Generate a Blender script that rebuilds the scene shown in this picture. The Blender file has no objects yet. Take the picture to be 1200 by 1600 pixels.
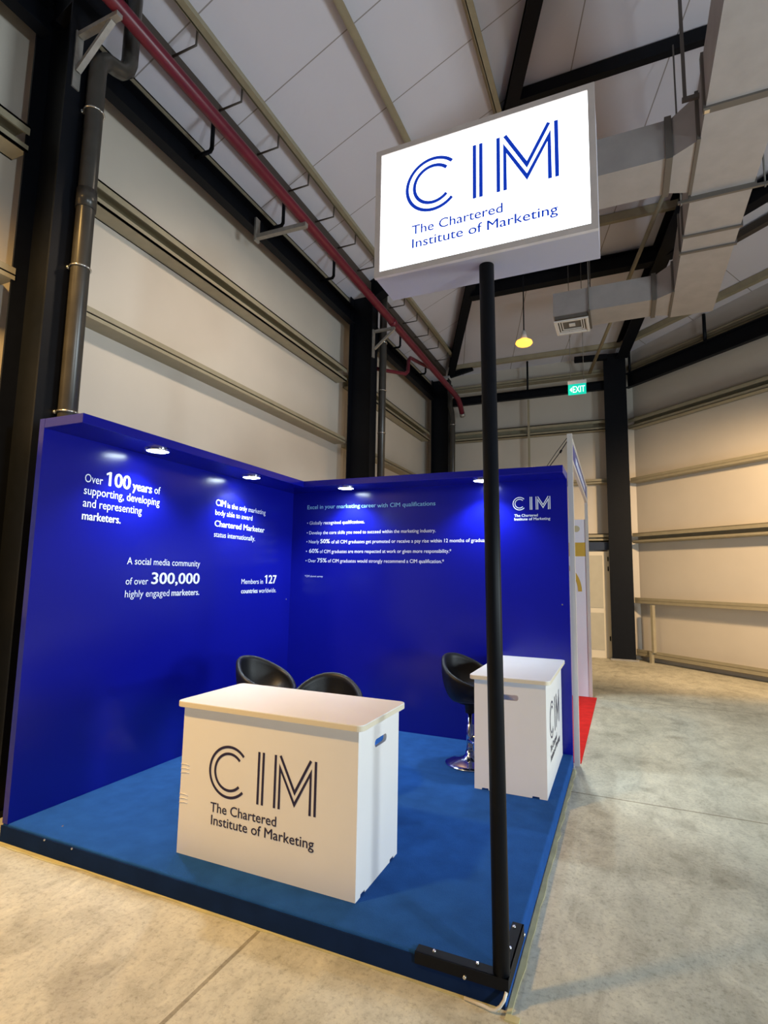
import bpy, bmesh, math, random
from mathutils import Vector, Matrix
random.seed(4)
S = bpy.context.scene
COL = S.collection
V = Vector
rad = math.radians

# ------------------------------------------------------------------ camera
cam_d = bpy.data.cameras.new('camera')
cam = bpy.data.objects.new('camera', cam_d)
COL.objects.link(cam)
S.camera = cam
cam_d.sensor_fit = 'VERTICAL'
cam_d.sensor_height = 36.0
cam_d.lens = 850.694 * 36.0 / 1600.0
cam_d.clip_start = 0.05
CR = ((0.91552, 0.401903, 0.017244), (-0.031868, 0.115194, -0.992832), (-0.401008, 0.908408, 0.118271))
cx, cd, cf = V(CR[0]), V(CR[1]), V(CR[2])
cam.matrix_world = Matrix(((cx.x, -cd.x, -cf.x, 3.2947), (cx.y, -cd.y, -cf.y, -5.0029), (cx.z, -cd.z, -cf.z, 1.5528), (0, 0, 0, 1)))

# ------------------------------------------------------------------ view, world, lamps of the hall
S.view_settings.view_transform = 'Standard'
S.view_settings.look = 'None'
S.view_settings.exposure = 0.0
S.view_settings.gamma = 1.0
S.view_settings.use_curve_mapping = False
W = bpy.data.worlds.new('hall_ambient')
S.world = W
W.use_nodes = True
W.node_tree.nodes['Background'].inputs[0].default_value = (0.80, 0.80, 1.0, 1)
W.node_tree.nodes['Background'].inputs[1].default_value = 0.09
WARM = (1.0, 0.69, 0.37)
COOL = (0.80, 0.93, 1.0)


def lamp(name, typ, loc, power, color, target=None, size=0.2, spot=None, blend=0.5, size_y=None):
    d = bpy.data.lights.new(name, typ)
    d.energy = power
    d.color = color
    if typ == 'AREA':
        d.size = size
        if size_y:
            d.shape = 'RECTANGLE'
            d.size_y = size_y
    else:
        d.shadow_soft_size = size
    if typ == 'SPOT':
        d.spot_size = rad(spot)
        d.spot_blend = blend
    o = bpy.data.objects.new(name, d)
    COL.objects.link(o)
    o.location = loc
    if target is not None:
        o.rotation_euler = (V(target) - V(loc)).to_track_quat('-Z', 'Y').to_euler()
    return o


# warm high bays: over the aisle in front of the stand, along the side wall, and a wall washer for the slanting wall
lamp('high_bay_light', 'SPOT', (0.0, -5.1, 5.2), 1350, (1.0, 0.60, 0.19), (-0.8, -2.5, 0), 0.18, 92, 0.9)
lamp('high_bay_light', 'SPOT', (1.9, -1.0, 5.45), 250, (1.0, 0.82, 0.63), (-0.8, 0.0, 2.2), 0.16, 112, 0.9)
lamp('wall_washer_light', 'SPOT', (6.3, 1.4, 4.2), 1700, WARM, (4.9, 5.7, 1.8), 0.18, 70, 0.8)
# cool lights of the stands on the far side of the aisle, to the right of the photographer
lamp('aisle_flood_light', 'AREA', (7.6, -5.4, 1.6), 130, COOL, (2.0, -2.4, 0.8), 0.28)
lamp('aisle_stand_light', 'AREA', (8.8, -1.4, 1.5), 265, COOL, (2.0, -1.6, 0.8), 1.6)
# the neighbouring stand's own spots shining on to the aisle
lamp('stand_flood_light', 'SPOT', (2.6, 1.5, 2.72), 200, (0.86, 0.97, 1.0), (4.0, 1.35, 0), 0.08, 84, 0.25)

# ------------------------------------------------------------------ materials
MATS = {}


def mat(name, col, rough=0.5, metal=0.0, spec=0.5, var=0.0, scale=6.0, bump=0.0, bscale=40.0, emit=None, estr=0.0, coat=0.0):
    if name in MATS:
        return MATS[name]
    m = bpy.data.materials.new(name)
    m.use_nodes = True
    nt = m.node_tree
    b = nt.nodes['Principled BSDF']
    b.inputs['Base Color'].default_value = (*col, 1)
    b.inputs['Roughness'].default_value = rough
    b.inputs['Metallic'].default_value = metal
    b.inputs['Specular IOR Level'].default_value = spec
    b.inputs['Coat Weight'].default_value = coat
    b.inputs['Coat Roughness'].default_value = 0.15
    if emit:
        b.inputs['Emission Color'].default_value = (*emit, 1)
        b.inputs['Emission Strength'].default_value = estr
    tc = nt.nodes.new('ShaderNodeTexCoord')
    if var > 0:
        n = nt.nodes.new('ShaderNodeTexNoise')
        n.inputs['Scale'].default_value = scale
        n.inputs['Detail'].default_value = 6
        nt.links.new(tc.outputs['Object'], n.inputs['Vector'])
        r = nt.nodes.new('ShaderNodeValToRGB')
        r.color_ramp.elements[0].position = 0.3
        r.color_ramp.elements[1].position = 0.7
        r.color_ramp.elements[0].color = (*[c * (1 - var) for c in col], 1)
        r.color_ramp.elements[1].color = (*[min(1, c * (1 + var)) for c in col], 1)
        nt.links.new(n.outputs['Fac'], r.inputs['Fac'])
        nt.links.new(r.outputs['Color'], b.inputs['Base Color'])
    if bump > 0:
        n2 = nt.nodes.new('ShaderNodeTexNoise')
        n2.inputs['Scale'].default_value = bscale
        n2.inputs['Detail'].default_value = 4
        nt.links.new(tc.outputs['Object'], n2.inputs['Vector'])
        bp = nt.nodes.new('ShaderNodeBump')
        bp.inputs['Strength'].default_value = bump
        bp.inputs['Distance'].default_value = 0.01
        nt.links.new(n2.outputs['Fac'], bp.inputs['Height'])
        nt.links.new(bp.outputs['Normal'], b.inputs['Normal'])
    MATS[name] = m
    return m


def concrete():
    m = bpy.data.materials.new('concrete_floor')
    m.use_nodes = True
    nt = m.node_tree
    N, L = nt.nodes, nt.links
    b = N['Principled BSDF']
    tc = N.new('ShaderNodeTexCoord')

    def noise(scale, detail, rough=0.6, dist=0.0, stretch=None):
        n = N.new('ShaderNodeTexNoise')
        n.inputs['Scale'].default_value = scale
        n.inputs['Detail'].default_value = detail
        n.inputs['Roughness'].default_value = rough
        n.inputs['Distortion'].default_value = dist
        if stretch:
            mp = N.new('ShaderNodeMapping')
            mp.inputs['Scale'].default_value = stretch
            mp.inputs['Rotation'].default_value = (0, 0, 0.5)
            L.new(tc.outputs['Object'], mp.inputs['Vector'])
            L.new(mp.outputs['Vector'], n.inputs['Vector'])
        else:
            L.new(tc.outputs['Object'], n.inputs['Vector'])
        return n.outputs['Fac']

    def ramp(fac, stops):
        r = N.new('ShaderNodeValToRGB')
        e = r.color_ramp.elements
        while len(e) < len(stops):
            e.new(0.5)
        for k, (p, c) in enumerate(stops):
            e[k].position = p
            e[k].color = (*c, 1)
        L.new(fac, r.inputs['Fac'])
        return r.outputs['Color']

    def mix(a, c, fac, mode='MULTIPLY'):
        x = N.new('ShaderNodeMix')
        x.data_type = 'RGBA'
        x.blend_type = mode
        x.inputs[0].default_value = fac
        L.new(a, x.inputs[6])
        L.new(c, x.inputs[7])
        return x.outputs[2]

    base = ramp(noise(0.9, 8, 0.65, 0.6), [(0.30, (0.43, 0.41, 0.33)), (0.5, (0.56, 0.53, 0.43)), (0.70, (0.66, 0.63, 0.52))])
    mott = ramp(noise(7.0, 10, 0.75, 0.5, (1.1, 0.55, 1.0)), [(0.34, (0.66, 0.65, 0.62)), (0.5, (0.95, 0.95, 0.95)), (0.66, (1.15, 1.14, 1.11))])
    c = mix(base, mott, 0.8)
    spots = ramp(noise(3.1, 5, 0.5, 0.3), [(0.58, (1, 1, 1)), (0.66, (0.55, 0.52, 0.49))])
    c = mix(c, spots, 0.38)
    fine = ramp(noise(44, 7, 0.75), [(0.33, (0.60, 0.58, 0.55)), (0.5, (1.03, 1.03, 1.02))])
    c = mix(c, fine, 0.75)
    # saw-cut joints at their true places on the slab
    sep = N.new('ShaderNodeSeparateXYZ')
    L.new(tc.outputs['Object'], sep.inputs[0])

    def joint(out, pos, w):
        s = N.new('ShaderNodeMath'); s.operation = 'SUBTRACT'; s.inputs[1].default_value = pos
        L.new(out, s.inputs[0])
        a = N.new('ShaderNodeMath'); a.operation = 'ABSOLUTE'
        L.new(s.outputs[0], a.inputs[0])
        l = N.new('ShaderNodeMath'); l.operation = 'LESS_THAN'; l.inputs[1].default_value = w
        L.new(a.outputs[0], l.inputs[0])
        return l.outputs[0]
    for out, pos in ((sep.outputs[0], 1.775), (sep.outputs[1], 3.0), (sep.outputs[1], -0.55), (sep.outputs[0], 6.2)):
        x = N.new('ShaderNodeMix')
        x.data_type = 'RGBA'
        x.blend_type = 'MULTIPLY'
        L.new(joint(out, pos, 0.009), x.inputs[0])
        L.new(c, x.inputs[6])
        x.inputs[7].default_value = (0.55, 0.52, 0.47, 1)
        c = x.outputs[2]
    L.new(c, b.inputs['Base Color'])
    b.inputs['Roughness'].default_value = 0.55
    b.inputs['Specular IOR Level'].default_value = 0.35
    bp = N.new('ShaderNodeBump')
    bp.inputs['Strength'].default_value = 0.25
    bp.inputs['Distance'].default_value = 0.01
    L.new(noise(20, 8, 0.7), bp.inputs['Height'])
    L.new(bp.outputs['Normal'], b.inputs['Normal'])
    return m


def ceiling_mat(name, ax, ay, spacing, off):
    """white foil-faced insulation with thin dark seams running up the slope"""
    m = bpy.data.materials.new(name)
    m.use_nodes = True
    nt = m.node_tree
    N, L = nt.nodes, nt.links
    b = N['Principled BSDF']
    tc = N.new('ShaderNodeTexCoord')
    d = N.new('ShaderNodeVectorMath'); d.operation = 'DOT_PRODUCT'
    d.inputs[1].default_value = (ax, ay, 0)
    L.new(tc.outputs['Object'], d.inputs[0])
    a = N.new('ShaderNodeMath'); a.operation = 'MULTIPLY_ADD'
    a.inputs[1].default_value = 1.0 / spacing
    a.inputs[2].default_value = 50 - off / spacing
    L.new(d.outputs['Value'], a.inputs[0])
    f = N.new('ShaderNodeMath'); f.operation = 'FRACT'
    L.new(a.outputs[0], f.inputs[0])
    l = N.new('ShaderNodeMath'); l.operation = 'LESS_THAN'; l.inputs[1].default_value = 0.013
    L.new(f.outputs[0], l.inputs[0])
    x = N.new('ShaderNodeMix'); x.data_type = 'RGBA'
    L.new(l.outputs[0], x.inputs[0])
    x.inputs[6].default_value = (0.66, 0.64, 0.71, 1)
    x.inputs[7].default_value = (0.30, 0.27, 0.27, 1)
    L.new(x.outputs[2], b.inputs['Base Color'])
    b.inputs['Roughness'].default_value = 0.5
    n = N.new('ShaderNodeTexNoise')
    n.inputs['Scale'].default_value = 5
    L.new(tc.outputs['Object'], n.inputs['Vector'])
    bp = N.new('ShaderNodeBump')
    bp.inputs['Strength'].default_value = 0.25
    bp.inputs['Distance'].default_value = 0.03
    L.new(n.outputs['Fac'], bp.inputs['Height'])
    L.new(bp.outputs['Normal'], b.inputs['Normal'])
    return m


M_floor = concrete()
M_wall = mat('wall_panel', (0.66, 0.60, 0.52), 0.55, var=0.03, scale=1.5)
M_girt = mat('cream_steel', (0.36, 0.315, 0.215), 0.5, var=0.06, scale=9)
M_black = mat('black_steel', (0.004, 0.005, 0.008), 0.5, spec=0.18, var=0.15, scale=12)
M_pipe = mat('grey_plastic_pipe', (0.050, 0.046, 0.040), 0.3, var=0.15, scale=10)
M_red = mat('red_pipe_paint', (0.15, 0.012, 0.028), 0.35, var=0.1, scale=8)
M_zinc = mat('galvanised_steel', (0.42, 0.40, 0.37), 0.45, 0.6, var=0.12, scale=20)
M_duct = mat('galvanised_duct', (0.40, 0.375, 0.37), 0.5, 0.25, var=0.07, scale=5)
M_ductedge = mat('duct_flange', (0.16, 0.145, 0.13), 0.5, 0.4)
M_blue = mat('blue_panel', (0.004, 0.006, 0.26), 0.22, spec=0.5, var=0.02, scale=2)
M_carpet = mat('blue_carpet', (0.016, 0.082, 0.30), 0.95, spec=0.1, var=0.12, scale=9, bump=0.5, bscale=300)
M_front_shade = mat('carpet_front_shade', (0.006, 0.020, 0.075), 0.95, spec=0.1, var=0.15, scale=9)  # carpet blue darkened to carry the shade of the platform front
M_white = mat('white_laminate', (0.82, 0.80, 0.78), 0.4, var=0.015, scale=4)
M_edge = mat('board_edging', (0.74, 0.66, 0.50), 0.5)
M_ink = mat('dark_navy_print', (0.012, 0.008, 0.05), 0.5)
M_dark = mat('dark_void', (0.006, 0.007, 0.012), 0.7)
M_text = mat('white_vinyl', (0.82, 0.85, 0.95), 0.5)
M_texth = mat('pale_blue_vinyl', (0.30, 0.62, 0.85), 0.5)
M_leather = mat('black_leatherette', (0.007, 0.007, 0.008), 0.45, spec=0.32, bump=0.12, bscale=160)
M_chrome = mat('chrome', (0.72, 0.72, 0.74), 0.12, 1.0)
M_frame = mat('sign_frame_board', (0.64, 0.57, 0.55), 0.5, var=0.06, scale=14)
M_signbox = mat('sign_box_board', (0.42, 0.39, 0.44), 0.5, var=0.02, scale=6)
M_lit = mat('lit_sign_face', (0.9, 0.95, 1.0), 0.4, emit=(0.90, 0.97, 1.0), estr=2.6)
M_litblue = mat('lit_sign_print', (0.0, 0.03, 0.35), 0.4, emit=(0.0, 0.03, 0.42), estr=0.8)
M_puck = mat('lit_lamp_disc', (1, 1, 1), 0.4, emit=(0.80, 0.96, 1.0), estr=38)
M_bulb = mat('lit_warm_bulb', (0.8, 0.45, 0.1), 0.4, emit=(1.0, 0.40, 0.05), estr=2.6)
M_green = mat('lit_exit_green', (0.0, 0.5, 0.35), 0.4, emit=(0.0, 0.56, 0.42), estr=0.85)
M_exitw = mat('lit_exit_letters', (1, 1, 1), 0.4, emit=(0.80, 1.0, 0.95), estr=0.9)
M_tape = mat('cream_tape', (0.62, 0.56, 0.30), 0.6, var=0.15, scale=10)
M_cable = mat('white_cable', (0.8, 0.77, 0.7), 0.45)
M_carpetred = mat('red_carpet', (0.66, 0.025, 0.022), 0.95, spec=0.1, var=0.12, scale=8)
M_alu = mat('aluminium_profile', (0.66, 0.62, 0.58), 0.4, 0.25)
M_panelw = mat('white_foam_panel', (0.78, 0.76, 0.84), 0.5)
M_gold = mat('gold_print', (0.60, 0.38, 0.05), 0.5)
M_fascia = mat('blue_fascia_print', (0.04, 0.06, 0.26), 0.45)
M_pale = mat('pale_print', (0.55, 0.60, 0.80), 0.5)
M_door = mat('cream_door_paint', (0.72, 0.66, 0.54), 0.45)
M_glass = mat('frosted_door_panel', (0.50, 0.47, 0.38), 0.4, var=0.04)
M_navy = mat('dark_blue_header', (0.015, 0.03, 0.07), 0.5)
M_bolt = mat('bright_zinc', (0.75, 0.75, 0.72), 0.25, 0.9)
M_vent = mat('vent_white', (0.72, 0.70, 0.68), 0.5)
M_ceilL = ceiling_mat('ceiling_insulation_side', 0, 1, 1.0, -0.72)
M_ceilE = ceiling_mat('ceiling_insulation_end', 1, 0.31, 1.13, 3.27)
M_ceilR = ceiling_mat('ceiling_insulation_slant', 0.73, -0.68, 1.1, 0.3)


# ------------------------------------------------------------------ mesh helpers
class MB:
    def __init__(s):
        s.b = bmesh.new()

    def quadbox(s, p):
        """8 corner points, bottom loop then top loop"""
        vs = [s.b.verts.new(q) for q in p]
        for f in ((3, 2, 1, 0), (4, 5, 6, 7), (0, 1, 5, 4), (1, 2, 6, 5), (2, 3, 7, 6), (3, 0, 4, 7)):
            s.b.faces.new([vs[i] for i in f])
        return s

    def box(s, x0, x1, y0, y1, z0, z1):
        return s.quadbox([(x0, y0, z0), (x1, y0, z0), (x1, y1, z0), (x0, y1, z0), (x0, y0, z1), (x1, y0, z1), (x1, y1, z1), (x0, y1, z1)])

    def beam(s, a, b, w, h, up=(0, 0, 1)):
        """rectangular bar a->b, w sideways, h along up"""
        a, b = V(a), V(b)
        d = (b - a).normalized()
        side = d.cross(V(up)).normalized()
        u = side.cross(d).normalized()
        p = []
        for sv in (-1, 1):
            for base, sg in ((a, -1), (a, 1), (b, 1), (b, -1)):
                p.append(base + side * (sg * w / 2) + u * (sv * h / 2))
        return s.quadbox(p)

    def ibeam(s, a, b, w, h, t=0.016, up=(0, 0, 1)):
        """I section: two flanges (normal = up) and a web"""
        a, b = V(a), V(b)
        d = (b - a).normalized()
        side = d.cross(V(up)).normalized()
        u = side.cross(d).normalized()
        s.beam(a + u * (h / 2 - t / 2), b + u * (h / 2 - t / 2), w, t, up)
        s.beam(a - u * (h / 2 - t / 2), b - u * (h / 2 - t / 2), w, t, up)
        s.beam(a, b, t, h - 2 * t, up)
        return s

    def tube(s, pts, r, n=16, caps=True):
        pts = [V(p) for p in pts]
        rings = []
        ref = None
        for i, p in enumerate(pts):
            if i == 0:
                d = pts[1] - p
            elif i == len(pts) - 1:
                d = p - pts[-2]
            else:
                d = (pts[i + 1] - p).normalized() + (p - pts[i - 1]).normalized()
            d.normalize()
            if ref is None:
                ref = V((0, 0, 1)) if abs(d.z) < 0.9 else V((1, 0, 0))
            x = d.cross(ref).normalized()
            y = x.cross(d).normalized()
            ref = y
            rr = r[i] if isinstance(r, (list, tuple)) else r
            rings.append([s.b.verts.new(p + (x * math.cos(2 * math.pi * k / n) + y * math.sin(2 * math.pi * k / n)) * rr) for k in range(n)])
        for q0, q1 in zip(rings, rings[1:]):
            for k in range(n):
                f = s.b.faces.new((q0[k], q0[(k + 1) % n], q1[(k + 1) % n], q1[k]))
                f.smooth = True
        if caps:
            s.b.faces.new(rings[0])
            s.b.faces.new(rings[-1])
        return s

    def lathe(s, prof, c=(0, 0, 0), n=32):
        c = V(c)
        rings = []
        for r, z in prof:
            if r < 1e-6:
                rings.append([s.b.verts.new(c + V((0, 0, z)))])
            else:
                rings.append([s.b.verts.new(c + V((r * math.cos(2 * math.pi * k / n), r * math.sin(2 * math.pi * k / n), z))) for k in range(n)])
        for a, b in zip(rings, rings[1:]):
            for k in range(n):
                k2 = (k + 1) % n
                if len(a) == 1 and len(b) == 1:
                    continue
                if len(a) == 1:
                    f = s.b.faces.new((a[0], b[k2], b[k]))
                elif len(b) == 1:
                    f = s.b.faces.new((a[k], a[k2], b[0]))
                else:
                    f = s.b.faces.new((a[k], a[k2], b[k2], b[k]))
                f.smooth = True
        return s

    def prism(s, poly, z0, z1, o=(0, 0, 0), ux=(1, 0, 0), uy=(0, 1, 0), uz=(0, 0, 1)):
        """extrude 2d polygon (in ux,uy) from z0 to z1 along uz"""
        o, ux, uy, uz = V(o), V(ux), V(uy), V(uz)
        lo = [s.b.verts.new(o + ux * x + uy * y + uz * z0) for x, y in poly]
        hi = [s.b.verts.new(o + ux * x + uy * y + uz * z1) for x, y in poly]
        n = len(poly)
        s.b.faces.new(lo[::-1])
        s.b.faces.new(hi)
        for k in range(n):
            s.b.faces.new((lo[k], lo[(k + 1) % n], hi[(k + 1) % n], hi[k]))
        return s

    def poly(s, pts, thick, nrm):
        """flat slab with outline pts, thickened along nrm"""
        nrm = V(nrm).normalized() * thick
        lo = [s.b.verts.new(V(p)) for p in pts]
        hi = [s.b.verts.new(V(p) + nrm) for p in pts]
        n = len(pts)
        s.b.faces.new(lo)
        s.b.faces.new(hi[::-1])
        for k in range(n):
            s.b.faces.new((lo[k], hi[k], hi[(k + 1) % n], lo[(k + 1) % n]))
        return s


WL = {}


def bevel(o, w, seg=2, ang=40):
    md = o.modifiers.new('soft_edges', 'BEVEL')
    md.width = w
    md.segments = seg
    md.limit_method = 'ANGLE'
    md.angle_limit = rad(ang)
    return o


def obj(name, mb, m, parent=None, local=False):
    me = bpy.data.meshes.new(name)
    bmesh.ops.recalc_face_normals(mb.b, faces=mb.b.faces)
    off = V((0, 0, 0))
    if parent is not None and not local:
        off = WL[parent.name]
        bmesh.ops.translate(mb.b, verts=mb.b.verts, vec=-off)
    mb.b.to_mesh(me)
    mb.b.free()
    me.materials.append(m)
    o = bpy.data.objects.new(name, me)
    COL.objects.link(o)
    if parent is not None:
        o.parent = parent
    WL[o.name] = off
    return o


def thing(name, label, cat, loc=(0, 0, 0), group=None, rz=0.0):
    o = bpy.data.objects.new(name, None)
    o.empty_display_size = 0.1
    COL.objects.link(o)
    o.location = loc
    o.rotation_euler = (0, 0, rz)
    WL[o.name] = V(loc)
    o['label'] = label
    o['category'] = cat
    if group:
        o['group'] = group
    return o


def tag(o, label, cat, group=None):
    o['label'] = label
    o['category'] = cat
    if group:
        o['group'] = group
    return o


def struct(name, mb, m, label=None, cat=None):
    o = obj(name, mb, m)
    o['kind'] = 'structure'
    if label:
        o['label'] = label
    if cat:
        o['category'] = cat
    return o


# ---- writing
_fcache = {}


def text_mesh(body, bold=0.0):
    """outline of a line of writing; bold strokes come from copies set side by side"""
    key = (body, bold)
    if key in _fcache:
        return _fcache[key]
    c = bpy.data.curves.new('glyphs', 'FONT')
    c.body = body
    c.size = 1.0
    c.resolution_u = 3
    o = bpy.data.objects.new('glyphs', c)
    COL.objects.link(o)
    bpy.context.view_layer.update()
    me = bpy.data.meshes.new_from_object(o.evaluated_get(bpy.context.evaluated_depsgraph_get()))
    co = [v.co.copy() for v in me.vertices]
    fs = [tuple(p.vertices) for p in me.polygons]
    bpy.data.objects.remove(o)
    bpy.data.curves.remove(c)
    bpy.data.meshes.remove(me)
    if body[0] == '1':           # a flag on a leading figure one
        x = min(v.x for v in co)
        t = max(v.y for v in co)
        n = len(co)
        co += [V((x + 0.02, t, 0)), V((x - 0.15, t - 0.10, 0)), V((x - 0.15, t - 0.18, 0)), V((x + 0.02, t - 0.09, 0))]
        fs.append((n, n + 1, n + 2, n + 3))
    if bold > 0:
        base, bf = co, fs
        co, fs = [], []
        for k, (dx, dy) in enumerate(((-1, 0), (0, 0), (1, 0), (0, 0.6), (0, -0.6))):
            n = len(co)
            co += [v + V((dx * bold, dy * bold, k)) for v in base]
            fs += [tuple(i + n for i in f) for f in bf]
    _fcache[key] = (co, fs)
    return co, fs


_cap = {}


def cap_height(bold):
    if bold not in _cap:
        co, _ = text_mesh('H', bold)
        _cap[bold] = max(v.y for v in co) - min(v.y for v in co)
    return _cap[bold]


def put_text(mb, body, o, ux, uy, x0, x1, y, cap, bold=0.0, z=0.0):
    """write body so that it fills x0..x1 on baseline y with capitals cap high, on the plane o + ux*x + uy*y"""
    co, fs = text_mesh(body, bold)
    mn, mx = min(v.x for v in co), max(v.x for v in co)
    sx = (x1 - x0) / (mx - mn)
    sy = cap / cap_height(bold)
    o, ux, uy = V(o), V(ux), V(uy)
    nz = ux.cross(uy)
    base = min(v.y for v in text_mesh('H', bold)[0])
    vs = [mb.b.verts.new(o + ux * (x0 + (v.x - mn) * sx) + uy * (y + (v.y - base) * sy) + nz * (z + v.z * 0.00018)) for v in co]
    for f in fs:
        try:
            mb.b.faces.new([vs[i] for i in f])
        except ValueError:
            pass


def logo(mb, o, ux, uy, w, h, z=0.0, stroke=0.021):
    """double-stroke C I M filling w x h, lower left at o"""
    o, ux, uy = V(o), V(ux), V(uy)
    nz = ux.cross(uy)

    def P(x, y):
        return o + ux * x + uy * y + nz * z

    def flat(poly):
        mb.b.faces.new([mb.b.verts.new(P(x, y)) for x, y in poly])

    def line(pts, t):
        """mitred polyline stroke"""
        pts = [Vector((x * w, y * h)) for x, y in pts]
        n = len(pts)
        L, R = [], []
        for i, p in enumerate(pts):
            d0 = (p - pts[i - 1]).normalized() if i else None
            d1 = (pts[i + 1] - p).normalized() if i < n - 1 else None
            if d0 is None:
                nn, k = Vector((-d1.y, d1.x)), 1.0
            elif d1 is None:
                nn, k = Vector((-d0.y, d0.x)), 1.0
            else:
                n0, n1 = Vector((-d0.y, d0.x)), Vector((-d1.y, d1.x))
                nn = (n0 + n1).normalized()
                k = 1.0 / max(0.3, nn.dot(n0))
            L.append(p + nn * (t / 2 * k))
            R.append(p - nn * (t / 2 * k))
        for i in range(n - 1):
            flat([tuple(R[i]), tuple(R[i + 1]), tuple(L[i + 1]), tuple(L[i])])
    t = stroke * w
    # C : two concentric arcs
    cxr = 0.197 * w
    cyr = 0.5 * h
    R1 = 0.52 * h
    for R, a0 in ((R1, 44), (R1 - 0.052 * w, 44)):
        pts = []
        for k in range(49):
            a = rad(a0 + (360 - 2 * a0) * k / 48)
            pts.append(((cxr + (R - t / 2) * math.cos(a)) / w, (cyr + (R - t / 2) * math.sin(a)) / h))
        line(pts, t)
    line([(0.480, 0), (0.480, 1)], t)
    line([(0.522, 0), (0.522, 1)], t)
    line([(0.634, 0), (0.634, 1)], t)
    line([(0.990, 0), (0.990, 1)], t)
    line([(0.677, 1.0), (0.812, 0.36), (0.947, 1.0)], t)
    line([(0.676, 0), (0.676, 0.77), (0.812, 0.14), (0.948, 0.77), (0.948, 0)], t)


def board(w, d, r, n=6):
    pts = []
    for qx, qy, a in ((w - r, d - r, 0), (r, d - r, 90), (r, r, 180), (w - r, r, 270)):
        for k in range(n + 1):
            t = rad(a + 90 * k / n)
            pts.append((qx + r * math.cos(t), qy + r * math.sin(t)))
    return pts


# ================================================================== THE HALL
XW, XG = -1.0, -0.80          # inner face of the side wall sheet, inner face of its rails
YW, YG = 7.32, 7.12           # same for the end wall
OB = V((3.45, 7.16, 0))       # start of the slanting wall
OA = rad(-43)
OD = V((math.cos(OA), math.sin(OA), 0))
ON = V((math.sin(OA), -math.cos(OA), 0))     # into the room
OL = 8.6

b = MB(); b.box(-1.2, 10.5, -9.2, 7.6, -0.1, 0.0)
struct('floor', b, M_floor)
b = MB(); b.box(XW - 0.08, XW, -9.0, 7.4, 0, 7.0)
struct('wall_left', b, M_wall)
b = MB(); b.box(-1.0, 3.75, YW, YW + 0.08, 0, 7.0)
struct('wall_back', b, M_wall)
q0 = OB - ON * 0.2 - OD * 0.1
q1 = q0 + OD * OL
b = MB(); b.quadbox([q0, q1, q1 - ON * 0.08, q0 - ON * 0.08] + [p + V((0, 0, 7.0)) for p in (q0, q1, q1 - ON * 0.08, q0 - ON * 0.08)])
struct('wall_right', b, M_wall)


# roof planes
def zE(y):
    return 6.45 + 0.2 * (7.12 - y)


def hipL(y):
    return V((-0.27 + 0.4388 * (6.82 - y), y, zE(y)))


def hipR(y):
    return V((3.31 + 0.2382 * (7.23 - y), y, zE(y)))


def zL(x):
    return 6.51 + 0.456 * (x + 0.27)


hr = (hipR(0) - hipR(7)).normalized()
rn = OD.cross(hr).normalized()
if rn.z < 0:
    rn = -rn


def zR(x, y):
    p = hipR(7.2)
    return p.z - (rn.x * (x - p.x) + rn.y * (y - p.y)) / rn.z


b = MB(); b.poly([(-1.15, 7.5, zL(-1.15)), hipL(7.5), hipL(-9.1), (-1.15, -9.1, zL(-1.15))], 0.06, (0, 0, 1))
struct('ceiling', b, M_ceilL)
b = MB(); b.poly([hipL(7.5), hipR(7.5), hipR(-9.1), hipL(-9.1)], 0.06, (0, 0, 1))
struct('ceiling', b, M_ceilE)
e0 = hipR(7.5)
e1 = V((10.5, 0.2, 0)); e1.z = zR(e1.x, e1.y)
e2 = V((10.5, -9.1, 0)); e2.z = zR(e2.x, e2.y)
b = MB(); b.poly([e0, e1, e2, hipR(-9.1)], 0.06, (0, 0, 1))
struct('ceiling', b, M_ceilR)

# wall rails (girts): C channels with lips, split per bay
_trim = [0]


def girt(p, q, inward, z0, z1, single=False):
    """p,q on the rail face line (z ignored); inward = unit vector into the room; rail is 0.2 deep"""
    _trim[0] += 1
    b = MB()
    p, q, n = V(p), V(q), V(inward)
    back = -n * 0.2

    def slab(za, zb, d0, d1):
        lo = [p + n * d1, q + n * d1, q + n * d0, p + n * d0]
        b.quadbox([v + V((0, 0, za)) for v in lo] + [v + V((0, 0, zb)) for v in lo])
    if single:
        slab(z0, z1, -0.2, 0.0)
        slab(z1 - 0.012, z1 + 0.05, -0.012, 0.0)
    else:
        slab(z1 - 0.018, z1, -0.2, 0.0)           # top flange
        slab(z0, z0 + 0.018, -0.2, 0.0)           # bottom flange
        slab(z1 - 0.075, z1, -0.016, 0.0)         # lips
        slab(z0, z0 + 0.055, -0.016, 0.0)
        slab(z0, z1, -0.2, -0.185)                # web
    return struct('trim_%d' % _trim[0], b, M_girt)


bays_left = [(-8.9, -2.62), (-2.36, 2.66), (2.90, 6.86)]
for y0, y1 in bays_left:
    for z0, z1, sg in ((1.12, 1.16, True), (2.32, 2.52, False), (3.70, 3.745, True), (4.74, 4.96, False), (6.02, 6.20, False)):
        girt((XG, y0, 0), (XG, y1, 0), (1, 0, 0), z0, z1, sg)
for z0, z1, sg in ((2.36, 2.52, False), (3.58, 3.625, True), (4.73, 4.95, False), (5.96, 6.0, True)):
    girt((-0.30, YG, 0), (3.05, YG, 0), (0, -1, 0), z0, z1, sg)
for z0, z1, sg in ((0.10, 0.17, True), (1.12, 1.18, True), (2.32, 2.52, False), (3.56, 3.61, True), (4.70, 4.90, False), (5.95, 6.05, False)):
    girt(OB + OD * 0.02, OB + OD * OL, ON, z0, z1, sg)

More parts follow.
